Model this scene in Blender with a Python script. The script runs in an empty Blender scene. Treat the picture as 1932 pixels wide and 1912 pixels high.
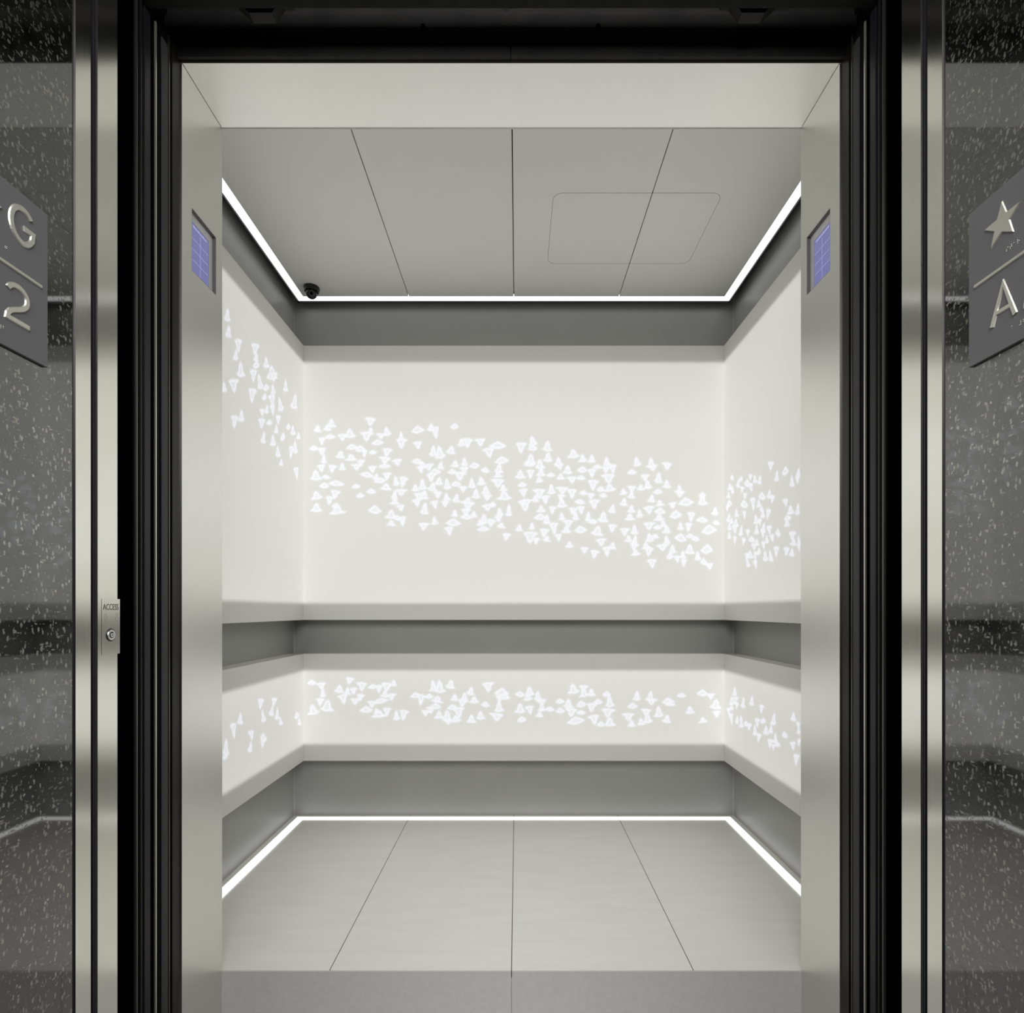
import bpy, bmesh, math, random
import numpy as np
from mathutils import Vector, Matrix

# ------------------------------------------------------------------ camera, world, exposure
CX, CZ = 0.0145, 0.948            # camera position across and above the cab floor (Y runs into the cab)
F, VX, VY = 1040.0, 975.5, 1152.0  # focal length and vanishing point in 1932 x 1912 pixels
scene = bpy.context.scene
col = scene.collection
cam_d = bpy.data.cameras.new('camera')
cam_d.sensor_fit = 'HORIZONTAL'
cam_d.sensor_width = 36.0
cam_d.lens = F / 1932 * 36.0
cam_d.shift_x = -(VX - 966) / 1932
cam_d.shift_y = (VY - 956) / 1932
cam_d.clip_start = 0.02
cam = bpy.data.objects.new('camera', cam_d)
cam.location = (CX, 0, CZ)
cam.rotation_euler = (math.pi / 2, 0, 0)
col.objects.link(cam)
scene.camera = cam

world = bpy.data.worlds.new('world')
scene.world = world
world.use_nodes = True
world.node_tree.nodes['Background'].inputs[0].default_value = (0.85, 0.87, 1.0, 1)
world.node_tree.nodes['Background'].inputs[1].default_value = 0.012
scene.view_settings.view_transform = 'Standard'
scene.view_settings.look = 'None'
scene.view_settings.gamma = 1.0
scene.view_settings.use_curve_mapping = False
scene.view_settings.exposure = 0.20

STRIP = 1.1      # radiance of the perimeter light strips
PANEL = 0.262     # radiance of the backlit part of the wall panels
MOTIF = 0.20     # extra radiance of the birds

la = bpy.data.lights.new('fill_light', 'AREA')      # added soft fill behind the camera to brighten the cab, not a known lamp
la.shape = 'RECTANGLE'
la.size, la.size_y = 2.4, 1.2
la.energy = 56.0
la.color = (1.0, 0.995, 0.975)
lo = bpy.data.objects.new('fill_light', la)
lo.location = (0, -0.75, 2.25)
lo.rotation_euler = (math.radians(48), 0, 0)
col.objects.link(lo)

# ------------------------------------------------------------------ dimensions
W = 0.762        # half width of the doorway
WL = 0.5944      # half width between the landing jambs (narrower and nearer than the cab entrance)
XL = 0.0032      # the landing jambs are centred this far to the right
DS, DA0, DA1, DB0, DB1 = 0.7504, 0.7558, 0.7831, 0.7961, 0.8354   # stone end, steel strips
DF, DI = 1.277, 1.4515                                        # cab entrance reveal, front and inner edge
DBK = 2.549                                                   # back wall
WC = 1.016                                                    # half width of the cab
T = 0.0713                                                    # how far the wall panels stand proud
ZH = 2.217                                                    # underside of the entrance head
ZC = 2.358                                                    # ceiling panels


# ------------------------------------------------------------------ materials
def mat(name, color, rough=0.5, metal=0.0, spec=0.5, emit=None, estr=0.0, ior=1.5, coat=0.0):
    m = bpy.data.materials.new(name)
    m.use_nodes = True
    p = m.node_tree.nodes['Principled BSDF']
    p.inputs['Base Color'].default_value = (*color, 1)
    p.inputs['Roughness'].default_value = rough
    p.inputs['Metallic'].default_value = metal
    p.inputs['Specular IOR Level'].default_value = spec
    p.inputs['IOR'].default_value = ior
    p.inputs['Coat Weight'].default_value = coat
    if emit:
        p.inputs['Emission Color'].default_value = (*emit, 1)
        p.inputs['Emission Strength'].default_value = estr
    return m


def N(m, typ, **kw):
    n = m.node_tree.nodes.new(typ)
    for k, v in kw.items():
        if hasattr(n, k):
            setattr(n, k, v)
        else:
            n.inputs[k].default_value = v
    return n


def L(m, a, b):
    m.node_tree.links.new(a, b)


def coords(m, scale=(1, 1, 1), rot=(0, 0, 0)):
    tc = N(m, 'ShaderNodeTexCoord')
    mp = N(m, 'ShaderNodeMapping')
    mp.inputs['Scale'].default_value = scale
    mp.inputs['Rotation'].default_value = rot
    L(m, tc.outputs['Object'], mp.inputs['Vector'])
    return mp.outputs['Vector']


def mottled(name, c1, c2, scale, rough, spec=0.5, stretch=(1, 1, 1), bump=0.0, metal=0.0, detail=5):
    m = mat(name, c1, rough, metal, spec)
    p = m.node_tree.nodes['Principled BSDF']
    v = coords(m, stretch)
    n = N(m, 'ShaderNodeTexNoise', Scale=scale, Detail=detail, Roughness=0.6)
    L(m, v, n.inputs['Vector'])
    r = N(m, 'ShaderNodeValToRGB')
    r.color_ramp.elements[0].color = (*c1, 1)
    r.color_ramp.elements[1].color = (*c2, 1)
    r.color_ramp.elements[0].position = 0.35
    r.color_ramp.elements[1].position = 0.65
    L(m, n.outputs['Fac'], r.inputs['Fac'])
    L(m, r.outputs['Color'], p.inputs['Base Color'])
    if bump:
        b = N(m, 'ShaderNodeBump', Strength=bump, Distance=0.001)
        L(m, n.outputs['Fac'], b.inputs['Height'])
        L(m, b.outputs['Normal'], p.inputs['Normal'])
    return m


def steel_mat(name, c, rough, grain=(600, 600, 6), amt=0.06, bump=0.0):
    """brushed metal: fine streaks along z vary the roughness"""
    m = mat(name, c, rough, 1.0)
    p = m.node_tree.nodes['Principled BSDF']
    v = coords(m, grain)
    n = N(m, 'ShaderNodeTexNoise', Scale=1.0, Detail=3.0)
    L(m, v, n.inputs['Vector'])
    mr = N(m, 'ShaderNodeMapRange')
    mr.inputs['To Min'].default_value = rough - amt
    mr.inputs['To Max'].default_value = rough + amt
    L(m, n.outputs['Fac'], mr.inputs['Value'])
    L(m, mr.outputs['Result'], p.inputs['Roughness'])
    if bump:
        b = N(m, 'ShaderNodeBump', Strength=bump, Distance=0.0005)
        L(m, n.outputs['Fac'], b.inputs['Height'])
        L(m, b.outputs['Normal'], p.inputs['Normal'])
    return m


def granite_mat():
    m = mat('polished dark granite', (0.012, 0.012, 0.012), 0.035, 0.0, 0.5, ior=2.3)
    p = m.node_tree.nodes['Principled BSDF']
    v = coords(m, (1, 1, 1))
    base = N(m, 'ShaderNodeTexNoise', Scale=35.0, Detail=8.0, Roughness=0.7)
    L(m, v, base.inputs['Vector'])
    rb = N(m, 'ShaderNodeValToRGB')
    rb.color_ramp.elements[0].color = (0.003, 0.003, 0.003, 1)
    rb.color_ramp.elements[1].color = (0.013, 0.013, 0.0125, 1)
    rb.color_ramp.elements[0].position = 0.35
    rb.color_ramp.elements[1].position = 0.68
    L(m, base.outputs['Fac'], rb.inputs['Fac'])
    cur, mask = rb.outputs['Color'], None
    wob = N(m, 'ShaderNodeTexNoise', Scale=420.0, Detail=1.0)
    L(m, v, wob.inputs['Vector'])
    for sc, rot, rad, gate, c in (((190, 170, 75), (0.45, 0, 0), 0.30, 0.40, 0.22), ((170, 75, 190), (0.9, 0.3, 0), 0.27, 0.45, 0.20),
                                  ((140, 120, 110), (-0.6, 0.2, 0), 0.25, 0.50, 0.26), ((330, 330, 140), (0.2, 0, 0), 0.31, 0.4, 0.18),
                                  ((340, 150, 330), (1.2, 0, 0), 0.30, 0.4, 0.18)):
        vv = coords(m, sc, rot)
        ad = N(m, 'ShaderNodeVectorMath', operation='MULTIPLY_ADD')
        ad.inputs[1].default_value = (0.45, 0.45, 0.45)
        L(m, wob.outputs['Color'], ad.inputs[0])
        L(m, vv, ad.inputs[2])
        n = N(m, 'ShaderNodeTexVoronoi', Scale=1.0)
        L(m, ad.outputs[0], n.inputs['Vector'])
        r0 = N(m, 'ShaderNodeMapRange')
        r0.inputs['From Min'].default_value = rad
        r0.inputs['From Max'].default_value = rad - 0.08
        L(m, n.outputs['Distance'], r0.inputs['Value'])
        sp = N(m, 'ShaderNodeSeparateColor')
        L(m, n.outputs['Color'], sp.inputs['Color'])
        gt = N(m, 'ShaderNodeMapRange')
        gt.inputs['From Min'].default_value = gate
        gt.inputs['From Max'].default_value = 0.85
        L(m, sp.outputs[0], gt.inputs['Value'])
        r = N(m, 'ShaderNodeMath', operation='MULTIPLY')
        L(m, r0.outputs['Result'], r.inputs[0])
        L(m, gt.outputs['Result'], r.inputs[1])
        mx = N(m, 'ShaderNodeMixRGB')
        mx.inputs['Color2'].default_value = (c * 1.7, c * 1.7, c * 1.6, 1)
        L(m, r.outputs[0], mx.inputs['Fac'])
        L(m, cur, mx.inputs['Color1'])
        cur = mx.outputs['Color']
        if mask is None:
            mask = r.outputs[0]
        else:
            mm = N(m, 'ShaderNodeMath', operation='MAXIMUM')
            L(m, mask, mm.inputs[0])
            L(m, r.outputs[0], mm.inputs[1])
            mask = mm.outputs[0]
    L(m, cur, p.inputs['Base Color'])
    mt = N(m, 'ShaderNodeMath', operation='MULTIPLY')       # mica flecks glint
    mt.inputs[1].default_value = 1.0
    L(m, mask, mt.inputs[0])
    L(m, mt.outputs[0], p.inputs['Metallic'])
    mr = N(m, 'ShaderNodeMapRange')
    mr.inputs['To Min'].default_value = 0.035
    mr.inputs['To Max'].default_value = 0.22
    L(m, mask, mr.inputs['Value'])
    L(m, mr.outputs['Result'], p.inputs['Roughness'])
    return m


def glass_panel_mat():
    """white backlit glass; attributes hold how much the light box and the bird artwork shine through"""
    m = mat('backlit white glass', (0.74, 0.74, 0.71), 0.5, 0.0, 0.12)
    p = m.node_tree.nodes['Principled BSDF']
    a = N(m, 'ShaderNodeAttribute', attribute_name='backlight')
    b = N(m, 'ShaderNodeAttribute', attribute_name='motif')
    ca = N(m, 'ShaderNodeVectorMath', operation='SCALE')
    ca.inputs[0].default_value = (1.0 * PANEL, 1.0 * PANEL, 0.955 * PANEL)
    L(m, a.outputs['Fac'], ca.inputs['Scale'])
    cb = N(m, 'ShaderNodeVectorMath', operation='SCALE')
    cb.inputs[0].default_value = (0.88 * MOTIF, 0.93 * MOTIF, 1.30 * MOTIF)
    L(m, b.outputs['Fac'], cb.inputs['Scale'])
    ad = N(m, 'ShaderNodeVectorMath', operation='ADD')
    L(m, ca.outputs[0], ad.inputs[0])
    L(m, cb.outputs[0], ad.inputs[1])
    L(m, ad.outputs[0], p.inputs['Emission Color'])
    p.inputs['Emission Strength'].default_value = 1.0
    return m


M = {
    'granite': granite_mat(),
    'lobbyfloor': mottled('dark lobby stone', (0.03, 0.03, 0.03), (0.055, 0.055, 0.053), 60, 0.25),
    'steel': steel_mat('brushed stainless steel', (0.78, 0.78, 0.72), 0.14, amt=0.035),
    'jamb': steel_mat('linen textured stainless steel', (0.80, 0.80, 0.765), 0.33, (900, 900, 900), 0.03, 0.25),
    'ledge': mat('bright metal edge', (0.85, 0.85, 0.80), 0.35, 0.6),
    'rubber': mat('black rubber seal', (0.014, 0.013, 0.017), 0.45, 0.0, 0.3),
    'wall': mottled('warm grey satin wall', (0.355, 0.355, 0.34), (0.375, 0.375, 0.36), 3, 0.38, 0.4),
    'corner': mat('corner trim', (0.5, 0.5, 0.47), 0.3),
    'ceil': mottled('pale grey ceiling metal', (0.84, 0.845, 0.81), (0.86, 0.865, 0.83), 2.5, 0.42, 0.4),
    'cavity': mat('ceiling cavity black', (0.03, 0.03, 0.03), 0.8),
    'floor': mottled('pale porcelain slab', (0.83, 0.82, 0.775), (0.87, 0.86, 0.815), 5, 0.36, 0.4, (1, 5, 1)),
    'grout': mat('brown grey joint', (0.17, 0.14, 0.12), 0.8),
    'threshold': mottled('mid grey stone', (0.63, 0.62, 0.605), (0.68, 0.67, 0.655), 90, 0.55, 0.3, (1, 4, 1)),
    'black': mat('black painted metal', (0.004, 0.004, 0.005), 0.45, 0.0, 0.2),
    'header': mottled('dark header metal', (0.0045, 0.004, 0.0045), (0.008, 0.0075, 0.008), 14, 0.6, 0.15),
    'beam': mottled('charcoal beam metal', (0.020, 0.019, 0.0195), (0.030, 0.028, 0.028), 14, 0.6, 0.2),
    'door': steel_mat('dark bronze door metal', (0.012, 0.0115, 0.013), 0.36),
    'door_nose': mat('door nose metal', (0.20, 0.20, 0.19), 0.28, 0.8),
    'curtain': mat('grey light curtain housing', (0.045, 0.046, 0.048), 0.55, 0.0, 0.3),
    'fin': mat('bright door edge', (0.62, 0.61, 0.54), 0.35, 0.7),
    'brown': mat('dark brown channel', (0.012, 0.0108, 0.009), 0.4, 0.0, 0.25),
    'sill': steel_mat('aluminium sill', (0.45, 0.45, 0.44), 0.35, (6, 600, 600)),
    'strip': mat('light strip diffuser', (0.8, 0.8, 0.8), 0.5, emit=(1.0, 1.0, 1.01), estr=STRIP),
    'glass': glass_panel_mat(),
    'frame': mat('white panel edge', (0.70, 0.70, 0.66), 0.35),
    'cam': mat('black camera plastic', (0.010, 0.010, 0.010), 0.35),
    'lens': mat('camera lens glass', (0.004, 0.004, 0.006), 0.04, ior=2.0),
    'lensring': mat('lens ring', (0.22, 0.22, 0.22), 0.3, 0.5),
    'signplate': mottled('dark grey sign plate', (0.165, 0.165, 0.174), (0.171, 0.171, 0.18), 4, 0.45, 0.4),
    'letter': steel_mat('satin raised metal', (0.80, 0.80, 0.72), 0.46),
    'etched': mat('etched dark lettering', (0.09, 0.09, 0.075), 0.6),
    'keyring': mat('polished key cylinder', (0.8, 0.8, 0.8), 0.35, 1.0),
    'keydark': mat('key slot', (0.01, 0.01, 0.01), 0.5),
    'screen': mat('violet display', (0.02, 0.02, 0.03), 0.15, emit=(0.13, 0.13, 0.30), estr=1.0),
    'screenline': mat('display lines', (0.02, 0.02, 0.03), 0.2, emit=(0.36, 0.35, 0.58), estr=1.0),
    'bezel': mat('grey display bezel', (0.62, 0.61, 0.62), 0.4),
    'bezeldark': mat('dark display recess', (0.16, 0.155, 0.15), 0.4),
}


# ------------------------------------------------------------------ mesh helpers
def box(bm, x0, x1, y0, y1, z0, z1, bevel=0.0, seg=2):
    x0, x1 = min(x0, x1), max(x0, x1)
    y0, y1 = min(y0, y1), max(y0, y1)
    z0, z1 = min(z0, z1), max(z0, z1)
    g = bmesh.ops.create_cube(bm, size=1.0)
    for v in g['verts']:
        v.co = Vector(((x0 + x1) / 2 + v.co.x * (x1 - x0), (y0 + y1) / 2 + v.co.y * (y1 - y0), (z0 + z1) / 2 + v.co.z * (z1 - z0)))
    if bevel:
        es = list({e for v in g['verts'] for e in v.link_edges})
        bmesh.ops.bevel(bm, geom=es, offset=bevel, segments=seg, profile=0.5, affect='EDGES')


def cyl(bm, c, axis, r, h, r2=None, n=32):
    """cylinder or cone centred at c along axis"""
    r2 = r if r2 is None else r2
    q = Vector((0, 0, 1)).rotation_difference(Vector(axis))
    bmesh.ops.create_cone(bm, cap_ends=True, segments=n, radius1=r, radius2=r2, depth=h,
                          matrix=Matrix.Translation(c) @ q.to_matrix().to_4x4())


def prism(bm, pts, d):
    """closed outline pts (Vectors) pushed by vector d"""
    a = [bm.verts.new(p) for p in pts]
    b = [bm.verts.new(Vector(p) + Vector(d)) for p in pts]
    n = len(a)
    bm.faces.new(a)
    bm.faces.new(list(reversed(b)))
    for i in range(n):
        bm.faces.new((a[(i + 1) % n], a[i], b[i], b[(i + 1) % n]))


def obj(name, bm, m, parent=None, smooth=False):
    bmesh.ops.recalc_face_normals(bm, faces=bm.faces[:])
    me = bpy.data.meshes.new(name)
    bm.to_mesh(me)
    bm.free()
    me.materials.append(m)
    if smooth:
        for p in me.polygons:
            p.use_smooth = True
    o = bpy.data.objects.new(name, me)
    col.objects.link(o)
    if parent is not None:
        o.parent = parent
        o.matrix_parent_inverse = Matrix.Translation(-parent.location)
    return o


def boxes(name, lst, m, parent=None, bevel=0.0):
    bm = bmesh.new()
    for b in lst:
        box(bm, *b, bevel=bevel)
    return obj(name, bm, m, parent)


def tag(o, label, cat, group=None):
    o['label'] = label
    o['category'] = cat
    if group:
        o['group'] = group
    return o


def thing(name, loc, label, cat, group=None):
    o = bpy.data.objects.new(name, None)
    o.empty_display_size = 0.05
    o.location = loc
    col.objects.link(o)
    return tag(o, label, cat, group)


def struct(name, lst, m, label=None, bevel=0.0):
    o = boxes(name, lst, m, None, bevel)
    o['kind'] = 'structure'
    if label:
        o['label'] = label
    return o


SIDES = ((-1, 'left'), (1, 'right'))

# ------------------------------------------------------------------ the cab shell
TH = 0.03
ZT = 2.52
g = 0.0012
xs = [-WC, -0.479, 0.0, 0.479, WC]
fl = []
for i in range(4):
    fl.append((xs[i] + (g if i else 0), xs[i + 1] - (g if i < 3 else 0), DI + 0.0005, DBK, -0.02, 0.0))
floor = struct('floor', fl, M['floor'], 'pale grey slab floor of the lift cab with three long joints', 0.0004)
j = boxes('joint_filler', [(-WC, WC, DI + 0.004, DBK, -0.0198, -0.0012)], M['grout'], floor)
j['label'] = 'thin brown grey joints between the slabs'
ZLOW = -0.16     # landing level: the cab stands a step above it
struct('trim_1', [(-W, -g, DI - 0.003, DI, ZLOW, -0.0012), (g, W, DI - 0.003, DI, ZLOW, -0.0012), (-WC, WC, DI + 0.001, DI + 0.02, ZLOW - 0.04, -0.0205)], M['threshold'],
       'mid grey stone edge below the cab floor, with one central joint')
struct('wall_back', [(-WC - TH, WC + TH, DBK, DBK + TH, -0.04, ZT)], M['wall'])
for s, nm in SIDES:
    struct('wall_' + nm, [(s * WC, s * (WC + TH), DI - 0.03, DBK, -0.04, ZT)], M['wall'])
    struct('trim_%d' % (2 if s < 0 else 3), [(s * (WC - 0.0035), s * WC, DBK - 0.0035, DBK, 0.0, ZT)], M['corner'],
           'thin pale trim in the back corner of the cab')
struct('ceiling', [(-WC - TH, WC + TH, DF, DBK + TH, ZT, ZT + TH)], M['cavity'])

# four ceiling panels hung below the dark cavity
cx = [-0.944 + 0.472 * i for i in range(5)]
cl = ['leftmost pale grey ceiling panel, beside the black camera', 'pale grey ceiling panel second from the left, left of the middle joint',
      'pale grey ceiling panel right of the middle joint, holding the left part of the hatch outline', 'rightmost pale grey ceiling panel, with the right end of the hatch outline']
CD1 = 2.4730
for i in range(4):
    o = boxes('ceiling_panel', [(cx[i] + (0.0016 if i else -0.002), cx[i + 1] - (0.0016 if i < 3 else -0.002), DI, CD1 + 0.002, ZC, ZC + 0.02)], M['ceil'], None, 0.0005)
    tag(o, cl[i], 'ceiling panel', 'pale metal panels of the cab ceiling')


# hatch outline: a thin groove line around the rounded hatch
def rounded(x0, x1, y0, y1, r, n=8):
    pts = []
    for (cx_, cy_, a0) in ((x1 - r, y1 - r, 0), (x0 + r, y1 - r, 90), (x0 + r, y0 + r, 180), (x1 - r, y0 + r, 270)):
        for k in range(n + 1):
            a = math.radians(a0 + 90 * k / n)
            pts.append((cx_ + r * math.cos(a), cy_ + r * math.sin(a)))
    return pts


def ring(bm, outer, inner, f0, f1):
    """closed band between two outlines; f0/f1 map a 2D point to the two 3D levels"""
    n = len(outer)
    vs = [[bm.verts.new(f(p)) for p in pl] for f in (f0, f1) for pl in (outer, inner)]
    o0, i0, o1, i1 = vs
    for k in range(n):
        q = (k + 1) % n
        bm.faces.new((o0[k], o0[q], i0[q], i0[k]))
        bm.faces.new((o1[q], o1[k], i1[k], i1[q]))
        bm.faces.new((o0[q], o0[k], o1[k], o1[q]))
        bm.faces.new((i0[k], i0[q], i1[q], i1[k]))


bm = bmesh.new()
ring(bm, rounded(0.137, 0.711, 1.861, 2.242, 0.034), rounded(0.1382, 0.7098, 1.8622, 2.2408, 0.0328),
     lambda p: (p[0], p[1], ZC - 0.0003), lambda p: (p[0], p[1], ZC + 0.004))
o = obj('ceiling_hatch', bm, mat('hatch seam', (0.20, 0.20, 0.19), 0.6))
tag(o, 'thin rounded rectangular outline of the emergency hatch in the ceiling', 'hatch')


# ------------------------------------------------------------------ perimeter light strips (U shaped: left, back, right)
def u_strip(w0, w1, y0, d0, d1, z0, z1):
    bm = bmesh.new()
    pts = [(-w1, y0), (-w1, d1), (w1, d1), (w1, y0), (w0, y0), (w0, d0), (-w0, d0), (-w0, y0)]
    a = [bm.verts.new((x, y, z0)) for x, y in pts]
    b = [bm.verts.new((x, y, z1)) for x, y in pts]
    quads = [(0, 1, 6, 7), (1, 2, 5, 6), (2, 3, 4, 5)]
    for q in quads:
        bm.faces.new([a[i] for i in q])
        bm.faces.new([b[i] for i in reversed(q)])
    for i in range(8):
        k = (i + 1) % 8
        bm.faces.new((a[k], a[i], b[i], b[k]))
    return bm


t = thing('ceiling_light_strip', (0, DBK - 0.06, ZC), 'white glowing light strip running round the edge of the ceiling', 'light strip')
obj('diffuser', u_strip(0.944, 0.980, DI, CD1 + 0.004, 2.513, ZC + 0.001, ZC + 0.012), M['strip'], t)
obj('channel', u_strip(0.943, 0.985, DI, CD1 + 0.003, 2.518, ZC + 0.0125, ZC + 0.024), M['black'], t)
obj('outer_lip', u_strip(0.981, 0.985, DI, 2.514, 2.518, ZC - 0.006, ZC + 0.012), M['black'], t)
t = thing('floor_light_strip', (0, DBK - 0.04, 0), 'white glowing light strip along the floor at the foot of the walls', 'light strip')
obj('diffuser', u_strip(0.957, 0.990, DI, 2.492, 2.522, 0.0, 0.0035), M['strip'], t)

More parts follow.
